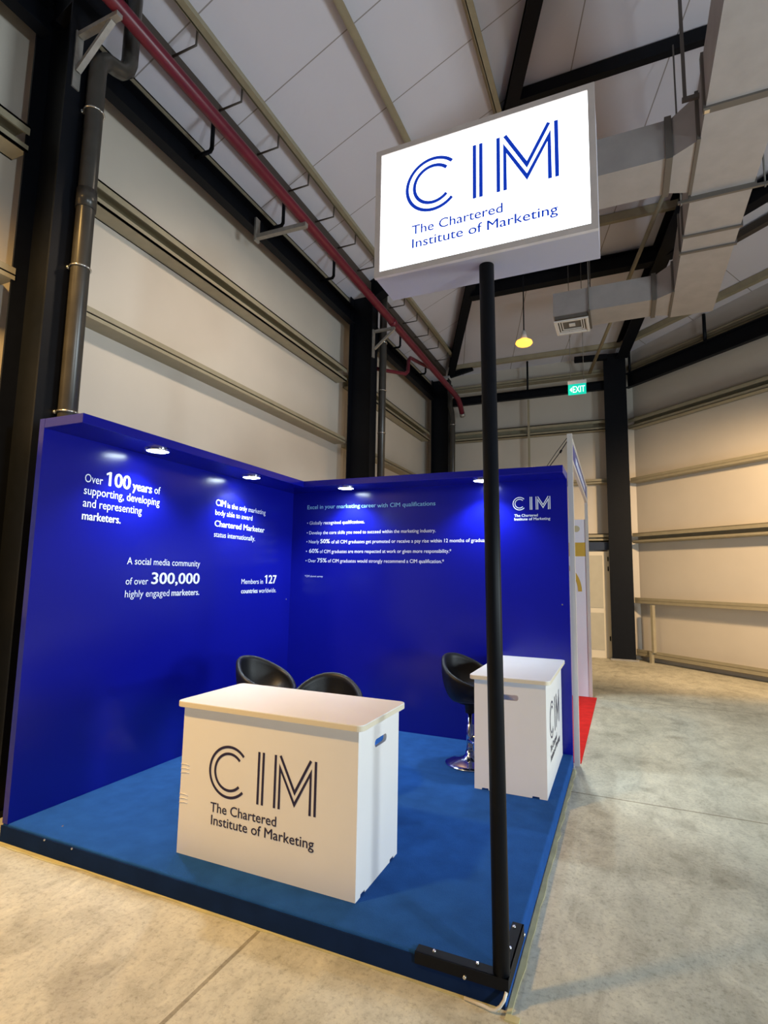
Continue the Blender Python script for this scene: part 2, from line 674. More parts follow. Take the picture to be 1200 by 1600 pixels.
# door in the end wall
d = struct('door_1', MB().box(2.05, 2.985, YG + 0.0, YG + 0.06, 0.0, 2.15), M_door, 'cream half-panelled door in the end wall beside the black corner column', 'door')
WL[d.name] = V((0, 0, 0))
for z0, z1 in ((0.16, 0.90), (1.00, 2.07)):
    obj('door_panel', MB().box(2.12, 2.885, YG - 0.012, YG + 0.005, z0, z1), M_glass, d)
obj('door_frame', MB().box(2.985, 3.03, YG - 0.02, YG + 0.08, 0.0, 2.18), M_door, d)
hn = MB()
for z in (0.35, 1.75, 1.95):
    hn.tube([(2.99, YG - 0.03, z), (2.99, YG - 0.03, z + 0.09)], 0.012, 10)
obj('hinge', hn, M_black, d)
tag(obj('door_header', MB().box(1.9, 3.12, YG - 0.03, YG + 0.06, 2.18, 2.34), M_navy), 'dark blue header board over the cream door', 'header')

# ---- steel frame
def column(x, y, ztop, label, w=0.22, dpt=0.42, rot=None):
    t = thing('steel_column', label, 'column', (x, y, 0))
    b = MB()
    b.box(x - dpt / 2, x - dpt / 2 + 0.016, y - w / 2, y + w / 2, 0.0, ztop)
    b.box(x + dpt / 2 - 0.016, x + dpt / 2, y - w / 2, y + w / 2, 0.0, ztop)
    b.box(x - dpt / 2 + 0.016, x + dpt / 2 - 0.016, y - 0.006, y + 0.006, 0.0, ztop)
    obj('shaft', b, M_black, t)
    obj('base_plate', MB().box(x - dpt / 2 - 0.04, x + dpt / 2 + 0.04, y - w / 2 - 0.04, y + w / 2 + 0.04, 0, 0.025), M_black, t)
    return t


column(-0.61, -2.52, 6.22, 'black steel column nearest the camera behind the left edge of the blue stand', 0.24, 0.42)
column(-0.57, 2.78, 6.22, 'middle black steel column on the left wall behind the blue stand')
column(-0.56, 6.98, 6.22, 'black steel column in the far left corner of the hall')
t = thing('steel_column', 'broad black steel column between the end wall and the slanting right wall', 'column', (3.24, 7.02, 0))
b = MB()
b.box(3.02, 3.45, 6.94, 6.956, 0, 6.30)
b.box(3.02, 3.45, 7.10, 7.116, 0, 6.30)
b.box(3.225, 3.245, 6.956, 7.10, 0, 6.30)
obj('shaft', b, M_black, t)
obj('base_plate', MB().box(2.99, 3.5, 6.91, 7.118, 0, 0.03), M_zinc, t)


def steel(name, b, m, label, cat, group=None):
    return tag(obj(name, b, m), label, cat, group)


# rafters (under the roof planes)
def under(p, h):
    return V((p.x, p.y, p.z - h))


steel('hip_rafter', MB().ibeam(under(hipL(6.86), 0.13), under(hipL(-8.8), 0.13), 0.16, 0.24), M_black, 'black sloping rafter rising from the far left corner column behind the lit sign', 'rafter')
steel('hip_rafter', MB().ibeam(under(hipR(6.95), 0.17), under(hipR(-8.8), 0.17), 0.22, 0.32), M_black, 'black sloping rafter rising from the right corner column behind the ducts', 'rafter')
xh = hipL(2.78).x
steel('jack_rafter', MB().ibeam((-0.42, 2.78, zL(-0.42) - 0.17), (xh - 0.05, 2.78, zL(xh - 0.05) - 0.17), 0.20, 0.30), M_black, 'short black rafter from the middle left column passing behind the lit sign', 'rafter')
xh = 4.2
steel('frame_rafter', MB().ibeam((-0.75, -2.49, 6.05), (xh, -2.49, zL(xh) - 0.24), 0.22, 0.44), M_black, 'deep black rafter at the top left starting from the nearest column', 'rafter')

# ring beam and purlins on the end slope
def hp(y, f, drop):
    p = f(y)
    return V((p.x, p.y, p.z - drop))


steel('ring_beam', MB().ibeam(hp(4.38, hipL, 0.16) + V((0.05, 0, 0)), hp(4.38, hipR, 0.16) - V((0.05, 0, 0)), 0.18, 0.27), M_black, 'black roof beam crossing between the two sloping rafters behind the ducts', 'beam')
pr = hp(4.38, hipR, 0.16)
pr2 = pr + OD * 4.5
pr2.z = zR(pr2.x, pr2.y) - 0.16
steel('ring_beam', MB().ibeam(pr + OD * 0.12, pr2, 0.18, 0.27), M_black, 'black roof beam at the right edge beyond the main duct', 'beam')
steel('roof_purlin', MB().beam(hp(3.52, hipL, 0.07), hp(3.52, hipR, 0.07), 0.07, 0.13), M_girt, 'thin roof purlin on the end slope just right of the lit sign', 'purlin')
steel('roof_purlin', MB().beam(hp(1.26, hipL, 0.09), hp(1.26, hipR, 0.09), 0.09, 0.16), M_black, 'dark roof purlin running from behind the lit sign to the top right', 'purlin')
steel('roof_purlin', MB().beam(hp(6.88, hipL, 0.05), hp(6.88, hipR, 0.05), 0.09, 0.10), M_girt, 'cream eaves purlin along the top of the end wall above the yellow lamp', 'purlin')
# purlins on the left slope
for k, lab in ((1.489, 'first cream purlin of the left roof slope, next to the dark eaves strut'), (2.37, 'second cream purlin of the left roof slope, crossing behind the upper left sign corner'), (4.60, 'third cream purlin of the left roof slope, ending behind the lit sign')):
    x = (1.553 + 3.295 * k - 6.51 - 0.456 * 0.27) / (0.456 + k)
    yh = 6.82 - (x + 0.27) / 0.4388
    b = MB()
    b.beam((x, -8.9, zL(x) - 0.075), (x, yh - 0.1, zL(x) - 0.075), 0.018, 0.15)
    b.beam((x + 0.035, -8.9, zL(x) - 0.143), (x + 0.035, yh - 0.1, zL(x) - 0.143), 0.075, 0.014)
    b.beam((x - 0.03, -8.9, zL(x) - 0.03), (x - 0.03, yh - 0.1, zL(x) - 0.03), 0.06, 0.014)
    steel('roof_purlin', b, M_girt, lab, 'purlin')
# eaves strut left
for (y0, y1), lab in (((-2.36, 2.66), 'dark brown eaves strut beside the red pipe, near bay'), ((2.9, 6.8), 'dark brown eaves strut beside the red pipe, far bay'), ((-8.9, -2.62), 'dark brown eaves strut over the bay beside the camera')):
    steel('eaves_strut', MB().beam((-0.45, y0, 6.32), (-0.45, y1, 6.32), 0.12, 0.13), mat('brown_steel', (0.07, 0.055, 0.045), 0.5), lab, 'strut')
# sag straps between strut and first purlin
x1 = (1.553 + 3.295 * 1.489 - 6.51 - 0.456 * 0.27) / (0.456 + 1.489)
first = None
n_strap = 0
names = ['nearest', 'second', 'third', 'fourth', 'fifth', 'sixth', 'seventh', 'eighth', 'ninth', 'tenth', 'eleventh', 'twelfth', 'thirteenth']
for k in range(13):
    y = -1.69 + 0.64 * k
    if abs(y - 2.78) < 0.15:
        continue
    if first is None:
        b = MB()
        b.tube([(-0.40, 0, -0.12), (x1 - 0.02, 0, -0.12 + 0.0), (x1 - 0.012, 0, 0.10)], 0.011, 8)
        o = obj('sag_strap', b, mat('brown_steel', (0, 0, 0)))
        first = o
    else:
        o = first.copy()
        COL.objects.link(o)
    o.location = (0, y, 6.43)
    tag(o, '%s thin bent strap, counted from the camera, along the left eaves' % names[n_strap], 'strap', 'sag straps along the left eaves')
    n_strap += 1

# black eaves beams on the walls
for (y0, y1), lab in (((-2.37, 2.67), 'black channel beam high on the left wall between the nearest and middle columns'), ((2.89, 6.87), 'black channel beam high on the left wall between the middle and corner columns'), ((-8.9, -2.61), 'black channel beam high on the left wall beside the camera')):
    b = MB()
    b.box(-0.79, -0.77, y0, y1, 5.73, 6.0)
    b.box(-0.77, -0.68, y0, y1, 5.985, 6.0)
    b.box(-0.77, -0.68, y0, y1, 5.73, 5.745)
    steel('eaves_beam', b, M_black, lab, 'beam')
b = MB()
b.box(-0.30, 3.02, YG - 0.07, YG - 0.05, 5.56, 5.75)
b.box(-0.30, 3.02, YG - 0.14, YG - 0.07, 5.735, 5.75)
b.box(-0.30, 3.02, YG - 0.14, YG - 0.07, 5.56, 5.575)
steel('eaves_beam', b, M_black, 'black beam across the end wall behind the exit sign', 'beam')
b = MB()
for w0, w1, za, zb in ((0.0, 0.02, 5.55, 5.86), (0.02, 0.1, 5.845, 5.86), (0.02, 0.1, 5.55, 5.565)):
    lo = [OB + OD * 0.06 + ON * w0, OB + OD * OL + ON * w0, OB + OD * OL + ON * w1, OB + OD * 0.06 + ON * w1]
    b.quadbox([v + V((0, 0, za)) for v in lo] + [v + V((0, 0, zb)) for v in lo])
steel('eaves_beam', b, M_black, 'black beam high along the slanting right wall', 'beam')
# hangers on the left wall between strut and beam
first = None
for i, y in enumerate((-1.04, 0.25, 1.55, 4.15, 5.6)):
    if first is None:
        b = MB()
        b.tube([(-0.47, 0, 0.04), (-0.47, 0, -0.34), (-0.49, 0, -0.37), (-0.69, 0, -0.37)], 0.022, 8)
        first = o = obj('beam_hanger', b, M_black)
    else:
        o = first.copy()
        COL.objects.link(o)
    o.location = (0, y, 6.26)
    tag(o, '%s bent black hanger from the camera above the left wall beam' % names[i], 'hanger', 'bent hangers over the left wall beam')
p = OB + OD * 1.83 + ON * 0.05
steel('beam_hanger', MB().tube([(p.x, p.y, 5.86), (p.x, p.y, 6.38)], 0.03, 8), M_black, 'straight black hanger on top of the right wall beam below the duct end', 'hanger')
p = OB + OD * 0.15 + ON * 0.05
steel('beam_hanger', MB().tube([(p.x, p.y, 5.86), (p.x, p.y, 6.36)], 0.025, 8), M_black, 'straight black hanger right beside the right corner column', 'hanger')
# slanting wall eaves purlins
for dn, drop, lab in ((0.25, 0.05, 'cream eaves purlin along the top of the slanting right wall'), (1.15, 0.08, 'dark brown purlin above the slanting right wall')):
    a = OB + OD * 0.1 + ON * dn
    c = OB + OD * OL + ON * dn
    a.z = zR(a.x, a.y) - drop
    c.z = zR(c.x, c.y) - drop
    steel('roof_purlin', MB().beam(a, c, 0.1, 0.11), M_girt if dn < 1 else mat('brown_steel', (0, 0, 0)), lab, 'purlin')
# corner stubs
steel('corner_brace', MB().beam((-0.32, 6.90, 6.28), (0.22, 6.92, 6.40), 0.10, 0.10), M_black, 'short black brace beside the far left corner column', 'brace')
steel('corner_brace', MB().beam((2.45, 6.92, 6.26), (3.10, 6.90, 6.22), 0.10, 0.11), M_black, 'short black brace beside the right corner column, above the exit sign', 'brace')
# mullion on the end wall
steel('wall_mullion', MB().box(1.42, 1.465, YG - 0.045, YG - 0.003, 0, 5.55), M_girt, 'thin cream vertical rail on the end wall below the yellow lamp', 'rail')
steel('wall_rod', MB().tube([(1.44, YG - 0.09, 5.76), (1.44, YG - 0.09, 6.42)], 0.022, 8), M_black, 'short black rod above the end wall beam under the yellow lamp', 'rod')
# diagonal conduit
steel('diagonal_strut', MB().tube([(2.75, 6.9, 5.92), (3.975, 3.05, 6.99)], 0.032, 12), M_girt, 'cream diagonal pipe strut passing behind the far duct branch', 'strut')
# short post on the slanting wall
p = OB + OD * 0.40 + ON * 0.03
t = thing('wall_post', 'short cream post at the foot of the slanting right wall', 'post', (p.x, p.y, 0))
b = MB().beam((p.x, p.y, 0.0), (p.x, p.y, 0.22), 0.07, 0.05, OD)
obj('lower_piece', b, M_girt, t)
p2 = p + OD * 0.06
obj('upper_piece', MB().beam((p2.x, p2.y, 0.20), (p2.x, p2.y, 1.10), 0.07, 0.05, OD), M_girt, t)

# ---- pipes
PX, PY = -0.325, -2.45
t = thing('downpipe', 'thick grey drainpipe in front of the nearest black column', 'pipe', (PX, PY, 0))
elb = [(PX, PY, 0.0), (PX, PY, 5.42), (PX, PY + 0.02, 5.50), (PX, PY + 0.07, 5.56), (PX, PY + 0.14, 5.58), (PX, PY + 0.20, 5.60), (PX, PY + 0.25, 5.66), (PX, PY + 0.27, 5.74), (PX, PY + 0.27, 6.42)]
obj('pipe', MB().tube(elb, 0.064, 20), M_pipe, t)
obj('coupling', MB().tube([(PX, PY, 4.25), (PX, PY, 4.40)], 0.071, 20), M_pipe, t)
for z in (2.68, 3.78, 5.05):
    b = MB()
    b.tube([(PX + 0.069 * math.cos(rad(a)), PY + 0.069 * math.sin(rad(a)), z) for a in range(0, 361, 15)], 0.007, 8)
    b.tube([(PX - 0.06, PY - 0.045, z), (PX - 0.075, PY - 0.05, z)], 0.016, 8)
    obj('pipe_clip', b, M_bolt, t)
t = thing('downpipe', 'grey drainpipe beside the middle black column', 'pipe', (-0.3, 2.98, 0))
obj('pipe', MB().tube([(-0.30, 2.98, 0), (-0.30, 2.98, 5.75), (-0.30, 2.98, 6.42)], 0.062, 16), M_pipe, t)
for z in (3.9, 4.62, 5.45):
    b = MB()
    b.tube([(-0.30 + 0.067 * math.cos(rad(a)), 2.98 + 0.067 * math.sin(rad(a)), z) for a in range(0, 361, 15)], 0.007, 8)
    obj('pipe_clip', b, M_bolt, t)
t = thing('downpipe', 'grey drainpipe beside the far left corner column', 'pipe', (-0.22, 6.9, 0))
obj('pipe', MB().tube([(-0.22, 6.79, 0), (-0.22, 6.79, 5.15), (-0.24, 6.79, 5.35), (-0.28, 6.79, 5.5), (-0.29, 6.79, 6.0)], 0.06, 16), M_pipe, t)
b = MB()
b.tube([(-0.22 + 0.065 * math.cos(rad(a)), 6.79 + 0.065 * math.sin(rad(a)), 5.05) for a in range(0, 361, 15)], 0.007, 8)
obj('pipe_clip', b, M_bolt, t)

t = thing('fire_pipe', 'long dark red fire pipe running along the left eaves', 'pipe', (0, 2.3, 5.6))
obj('main_run', MB().tube([(0.0, -8.8, 5.78), (0.0, 0, 5.68), (0.0, 6.2, 5.565), (0.0, 6.45, 5.545), (0.0, 6.62, 5.47), (0.0, 6.80, 5.30)], 0.058, 18), M_red, t)
obj('branch', MB().tube([(0.0, 4.75, 5.60), (-0.12, 4.70, 5.66), (-0.2, 4.45, 5.66), (-0.22, 4.05, 5.60), (-0.22, 3.95, 5.50), (-0.21, 3.90, 5.28), (-0.22, 3.80, 5.20), (-0.40, 3.06, 5.04), (-0.45, 2.90, 5.02)], 0.034, 12), M_red, t)
obj('end_cap', MB().tube([(0.0, 6.79, 5.31), (0.0, 6.85, 5.25)], 0.066, 14), M_zinc, t)
obj('coupling', MB().tube([(0.0, 2.62, 5.632), (0.0, 2.74, 5.630)], 0.068, 16), M_red, t)


def bracket(y, z, label, col_x=-0.40):
    t = thing('pipe_bracket', label, 'bracket', (col_x, y, z))
    b = MB()
    b.beam((col_x + 0.02, y, z + 0.02), (0.03, y, z + 0.02), 0.05, 0.035)
    b.beam((col_x + 0.02, y, z - 0.28), (col_x + 0.36, y, z + 0.0), 0.04, 0.03)
    obj('arm', b, M_zinc, t)
    obj('back_plate', MB().box(col_x - 0.012, col_x + 0.012, y - 0.03, y + 0.03, z - 0.42, z + 0.05), M_zinc, t)
    return t


bracket(-2.57, 5.60, 'grey triangular pipe bracket on the nearest black column')
bracket(2.70, 5.52, 'grey triangular pipe bracket on the middle black column', -0.345)
t = thing('pipe_bracket', 'grey straight pipe arm on the left wall beam between two columns', 'bracket', (-0.66, 0.05, 5.6))
obj('arm', MB().beam((-0.66, 0.0, 5.62), (0.04, 0.0, 5.60), 0.06, 0.05), M_zinc, t)
obj('back_plate', MB().box(-0.68, -0.655, -0.04, 0.04, 5.56, 5.86), M_zinc, t)

# ---- air ducts
t = thing('air_duct', 'large grey sheet metal air duct with two side branches under the roof', 'duct', (4.35, 0, 5.6))
obj('main_run', MB().box(4.06, 4.63, -8.5, 4.05, 5.60, 6.10), M_duct, t)
for yb, tz in ((0.46, 6.00), (3.36, 5.97)):
    x0 = 2.60 if yb < 1 else 2.41
    obj('branch', MB().box(x0, 3.79, yb, yb + 0.54, 5.60, tz), M_duct, t)
    b = MB()
    b.quadbox([(3.84, yb, 5.60), (4.06, yb - 0.14, 5.60), (4.06, yb + 0.62, 5.60), (3.84, yb + 0.54, 5.60),
               (3.84, yb, tz), (4.06, yb - 0.14, tz + 0.06), (4.06, yb + 0.62, tz + 0.06), (3.84, yb + 0.54, tz)])
    obj('branch_shoe', b, M_duct, t)
    obj('flange', MB().box(3.785, 3.845, yb - 0.022, yb + 0.562, 5.578, tz + 0.022), M_ductedge, t)
    obj('flange', MB().box(4.03, 4.062, yb - 0.16, yb + 0.64, 5.585, tz + 0.08), M_ductedge, t)
for y, w in ((-0.03, 0.07), (1.16, 0.035), (1.88, 0.04), (2.24, 0.04), (-2.4, 0.05)):
    obj('flange', MB().box(4.04, 4.65, y - w / 2, y + w / 2, 5.580, 6.12), M_ductedge, t)
bolts = MB()
obj('seam_clip', bolts.box(4.05, 4.09, -0.05, -0.01, 5.57, 5.60), M_bolt, t)
# duct supports: trapeze bars and rods
t = thing('duct_hanger', 'trapeze bar and rods carrying the main duct at the right', 'hanger', (4.35, 1.16, 5.5))
obj('bar', MB().beam((3.94, 1.16, 5.565), (4.75, 1.16, 5.565), 0.03, 0.03), M_ductedge, t)
for x in (3.97, 4.72):
    obj('rod', MB().tube([(x, 1.16, 5.53), (x, 1.16, 7.45)], 0.009, 8), M_ductedge, t)
t = thing('duct_hanger', 'pair of thin rods carrying the far duct branch near its vent', 'hanger', (3.0, 3.4, 5.6))
for x, y in ((2.93, 3.335), (2.93, 3.925)):
    obj('rod', MB().tube([(x, y, 5.56), (x, y, zE(y) - 0.02)], 0.009, 8), M_ductedge, t)
obj('bar', MB().beam((2.93, 3.32, 5.585), (2.93, 3.94, 5.585), 0.03, 0.03), M_ductedge, t)
t = thing('duct_hanger', 'dark strap hanger from the roof beside the near duct branch', 'hanger', (3.95, 0.2, 6))
obj('strap', MB().box(3.93, 3.96, 0.24, 0.26, 5.98, zE(0.25) - 0.05), M_ductedge, t)
obj('foot', MB().box(3.92, 4.06, 0.235, 0.265, 5.96, 6.0), M_ductedge, t)

# ceiling diffuser
t = thing('air_diffuser', 'square white air diffuser under the end of the far duct branch', 'vent', (2.66, 3.64, 5.5))
b = MB()
x0, x1_, y0, y1 = 2.415, 2.915, 3.37, 3.87
zc = 5.50
for k, (f, zz) in enumerate(((0.0, 0.0), (0.15, 0.012), (0.29, 0.022), (0.43, 0.032))):
    a = f / 2 * 0.95
    w = (x1_ - x0)
    xa, xb, ya, yb = x0 + w * a, x1_ - w * a, y0 + w * a, y1 - w * a
    th = 0.035 if k == 0 else 0.014
    z0, z1 = zc + zz, zc + zz + (0.02 if k == 0 else 0.012)
    b.box(xa, xb, ya, ya + th, z0, z1); b.box(xa, xb, yb - th, yb, z0, z1)
    b.box(xa, xa + th, ya + th, yb - th, z0, z1); b.box(xb - th, xb, ya + th, yb - th, z0, z1)
b.box(2.62, 2.71, 3.575, 3.665, zc + 0.03, zc + 0.045)
obj('louvre', b, M_vent, t)
obj('collar', MB().box(2.43, 2.90, 3.385, 3.855, zc + 0.052, 5.60), M_ductedge, t)

# pendant lamp
LP = V((1.93, 3.55, 5.33))
t = thing('pendant_lamp', 'glowing yellow pendant lamp hanging above the end of the stand', 'lamp', tuple(LP))
obj('cord', MB().tube([LP + V((0, 0, 0.17)), (LP.x, LP.y, zE(LP.y) + 0.01)], 0.010, 8), M_black, t)
obj('housing', MB().lathe([(0, 0.20), (0.03, 0.20), (0.045, 0.12), (0.06, 0.075), (0.06, 0.06), (0, 0.06)], LP, 20), M_vent, t)
obj('bulb', MB().lathe([(0, 0.06), (0.07, 0.055), (0.125, 0.025), (0.135, -0.005), (0.115, -0.03), (0.06, -0.045), (0, -0.048)], LP, 24), M_bulb, t)
pl = lamp('pendant_light', 'SPOT', (LP.x, LP.y, LP.z - 0.12), 150, (1.0, 0.72, 0.36), (LP.x, LP.y, 0), 0.1, 128, 0.8)

# exit sign
t = thing('exit_sign', 'green lit EXIT sign with left arrow hanging on two thin rods', 'sign', (2.69, 4.0, 4.55))
XE0, XE1, ZE0, ZE1, YE = 2.545, 2.83, 4.53, 4.76, 4.00
obj('housing', MB().box(XE0, XE1, YE, YE + 0.035, ZE1 - 0.055, ZE1), M_vent, t)
pn = obj('lit_panel', MB().box(XE0 + 0.005, XE1 - 0.005, YE + 0.01, YE + 0.025, ZE0, ZE1 - 0.055), M_green, t)
b = MB()
put_text(b, 'EXIT', (XE0, YE + 0.008, ZE0), (1, 0, 0), (0, 0, 1), 0.076, 0.262, 0.033, 0.105, 0.008)
lt = obj('lettering', b, M_exitw, pn)
obj('arrow', MB().prism([(0.030, 0.085), (0.062, 0.045), (0.062, 0.125)], 0.0, 0.001, (XE0, YE + 0.0085, ZE0), (1, 0, 0), (0, 0, 1), (0, -1, 0)), M_exitw, pn)
for x in (2.59, 2.79):
    obj('rod', MB().tube([(x, YE + 0.018, ZE1 - 0.01), (x, YE + 0.018, zE(YE))], 0.005, 8), M_ductedge, t)

# ================================================================== THE STAND
PZ = 0.102
BW, BD = 2.852, 2.824
t = thing('stand_platform', 'low platform covered in blue carpet carrying the whole stand', 'platform', (BW / 2, -BD / 2, 0))
o = obj('deck', MB().box(-0.05, BW, -BD + 0.004, 0.0, 0.0, PZ), M_carpet, t)
bevel(o, 0.010, 3)
o = obj('shaded_front', MB().box(-0.052, BW - 0.004, -BD - 0.002, -BD + 0.004, 0.0, PZ - 0.012), M_front_shade, t)  # added strip: shade on the front face put into its colour
for x, y in ((0.30, -2.70), (0.33, -2.826), (0.55, -2.826), (0.03, -2.81)):
    zz = PZ - 0.004 if y > -2.8 else 0.082
    obj('staple', MB().tube([(x, y, zz), (x, y - 0.003, zz + 0.006)], 0.0055, 8), M_bolt, t)

# floor tape
b = MB()
random.seed(7)
xs = [-0.05 + k * 0.09 for k in range(33)]
prev = None
for k, x in enumerate(xs):
    w = 0.012 + random.random() * 0.010 + (0.018 if x < 0.5 else 0)
    cur = (x, -BD - 0.003, -BD - w)
    if prev:
        b.quadbox([(prev[0], prev[2], 0.001), (cur[0], cur[2], 0.001), (cur[0], cur[1], 0.001), (prev[0], prev[1], 0.001),
                   (prev[0], prev[2], 0.004), (cur[0], cur[2], 0.004), (cur[0], cur[1], 0.004), (prev[0], prev[1], 0.004)])
    prev = cur
tag(obj('floor_tape', b, M_tape), 'cream tape strip along the front foot of the blue platform', 'tape')
b = MB()
prev = None
for k in range(32):
    y = -BD - 0.03 + k * 0.0905
    w = 0.020 + random.random() * 0.014
    cur = (y, BW + 0.003, BW + w)
    if prev:
        b.quadbox([(prev[1], prev[0], 0.001), (prev[2], prev[0], 0.001), (cur[2], cur[0], 0.001), (cur[1], cur[0], 0.001),
                   (prev[1], prev[0], 0.004), (prev[2], prev[0], 0.004), (cur[2], cur[0], 0.004), (cur[1], cur[0], 0.004)])
    prev = cur
tag(obj('floor_tape', b, M_tape), 'pale tape strip along the right foot of the blue platform', 'tape')

# blue walls with canopy shelf
WT = PZ + 2.40
SH = 0.347
TL = dict(o=(0.0025, 0, 0), ux=(0, 1, 0), uy=(0, 0, 1))
lw = thing('display_wall', 'left blue display wall of the stand with four blocks of white writing', 'display wall', (-0.02, -BD / 2, PZ))
obj('panel', MB().box(-0.045, 0.0, -BD, 0.0, PZ + 0.001, WT), M_blue, lw)
bevel(obj('canopy_shelf', MB().box(0.0, SH, -BD, -SH, WT - 0.061, WT), M_blue, lw), 0.003, 2)
tm = MB()
def L(body, a, c, y, cap, bold=0.0):
    put_text(tm, body, TL['o'], TL['ux'], TL['uy'], a, c, y, cap, bold)
B1 = 0.022
L('Over', -2.518, -2.381, 2.152, 0.056)
L('100', -2.355, -2.149, 2.153, 0.099, B1)
L('years', -2.130, -1.950, 2.155, 0.066, B1)
L('of', -1.925, -1.867, 2.160, 0.056)
L('supporting, developing', -2.518, -1.867, 2.070, 0.056)
L('and representing', -2.518, -2.032, 1.985, 0.056)
L('marketers.', -2.518, -2.211, 1.898, 0.056, B1)
obj('lettering', tm, M_text, lw)
tm = MB()
L('CIM', -1.232, -1.100, 2.155, 0.057, B1)
L('is the only marketing', -1.075, -0.500, 2.152, 0.046)
L('body able to award', -1.232, -0.706, 2.073, 0.046)
L('Chartered Marketer', -1.234, -0.504, 1.970, 0.054, B1)
L('status internationally.', -1.234, -0.651, 1.878, 0.046)
obj('lettering', tm, M_text, lw)
tm = MB()
L('A social media community', -2.130, -1.387, 1.612, 0.050)
L('of over', -2.130, -1.927, 1.466, 0.050)
L('300,000', -1.897, -1.381, 1.468, 0.088, B1)
L('highly engaged', -2.129, -1.709, 1.374, 0.050)
L('marketers.', -1.687, -1.376, 1.374, 0.050, B1)
obj('lettering', tm, M_text, lw)
tm = MB()
L('Members in', -0.826, -0.492, 1.464, 0.046)
L('127', -0.465, -0.263, 1.466, 0.084, B1)
L('countries', -0.826, -0.573, 1.376, 0.044, B1)
L('worldwide.', -0.553, -0.264, 1.376, 0.044)
obj('lettering', tm, M_text, lw)
b = MB()
obj('fixing_screw', b.tube([(0.0, -0.07, 1.30), (0.004, -0.07, 1.30)], 0.007, 8), M_bolt, lw)

bw = thing('display_wall', 'back blue display wall of the stand with a bulleted list and small logo', 'display wall', (BW / 2, 0.02, PZ))
obj('panel', MB().box(-0.045, BW, 0.0, 0.045, 0.0, WT), M_blue, bw)
bevel(obj('canopy_shelf', MB().box(0.0, BW, -SH, 0.0, WT - 0.061, WT), M_blue, bw), 0.003, 2)
TL = dict(o=(0, -0.0025, 0), ux=(1, 0, 0), uy=(0, 0, 1))
tm = MB()
L('Excel in your', 0.184, 0.522, 2.262, 0.042, 0.008)
L('marketing', 0.542, 0.816, 2.259, 0.042, 0.022)
L('career', 0.830, 0.997, 2.257, 0.042, 0.014)
L('with CIM qualifications', 1.011, 1.632, 2.252, 0.042, 0.008)
obj('heading', tm, M_texth, bw)
tm = MB()
C1 = 0.034
L('\u2022 Globally recognised qualifications.', 0.186, 0.870, 2.095, C1)
L('\u2022 Develop the core skills you need to succeed within the marketing industry.', 0.186, 1.636, 1.990, C1)
L('\u2022 Nearly', 0.186, 0.341, 1.895, C1)
L('50%', 0.356, 0.472, 1.894, 0.043, B1)
L('of all CIM graduates get promoted or receive a pay rise within 12 months of graduating.*', 0.490, 2.215, 1.891, C1)
L('\u2022', 0.183, 0.198, 1.793, C1)
L('60%', 0.221, 0.339, 1.793, 0.043, B1)
L('of CIM graduates are more respected at work or given more responsibility.*', 0.354, 1.793, 1.791, C1)
L('\u2022 Over', 0.183, 0.310, 1.693, C1)
L('75%', 0.325, 0.440, 1.693, 0.043, B1)
L('of CIM graduates would strongly recommend a CIM qualification.*', 0.455, 1.721, 1.693, C1)
L('*CIM alumni survey', 0.180, 0.399, 1.537, 0.019)
obj('lettering', tm, M_text, bw)
tm = MB()
logo(tm, (2.370, -0.0025, 2.178), (1, 0, 0), (0, 0, 1), 0.338, 0.118, 0, 0.022)
L('The Chartered', 2.389, 2.598, 2.116, 0.024, 0.02)
L('Institute of Marketing', 2.389, 2.705, 2.083, 0.024, 0.02)
obj('logo', tm, M_text, bw)
b = MB()
obj('fixing_screw', b.tube([(BW - 0.06, 0.0, 1.34), (BW - 0.06, -0.004, 1.34)], 0.007, 8), M_bolt, bw)

# puck lights under the shelf
for (x, y), lab in (((0.215, -2.12), 'left wall canopy spotlight nearest the front edge, above the words Over 100 years'), ((0.205, -1.01), 'left wall canopy spotlight nearer the inner corner of the stand'),
                    ((0.75, -0.20), 'back wall canopy spotlight above the words Excel in your'), ((2.14, -0.20), 'back wall canopy spotlight partly hidden by the black pole')):
    zb = WT - 0.061
    t = thing('canopy_spotlight', lab, 'spotlight', (x, y, zb), 'round spotlights under the blue canopy')
    obj('rim', MB().lathe([(0.086, 0.0), (0.088, -0.012), (0.078, -0.014), (0.076, -0.006), (0.076, 0.0)], (x, y, zb), 32), M_chrome, t)
    obj('lens', MB().lathe([(0, -0.016), (0.05, -0.015), (0.076, -0.010), (0.076, -0.001), (0, -0.001)], (x, y, zb), 32), M_puck, t)
    lamp('canopy_light', 'SPOT', (x, y, zb - 0.03), 70, (0.72, 0.88, 1.0), (x, y, 0), 0.05, 126, 0.6)


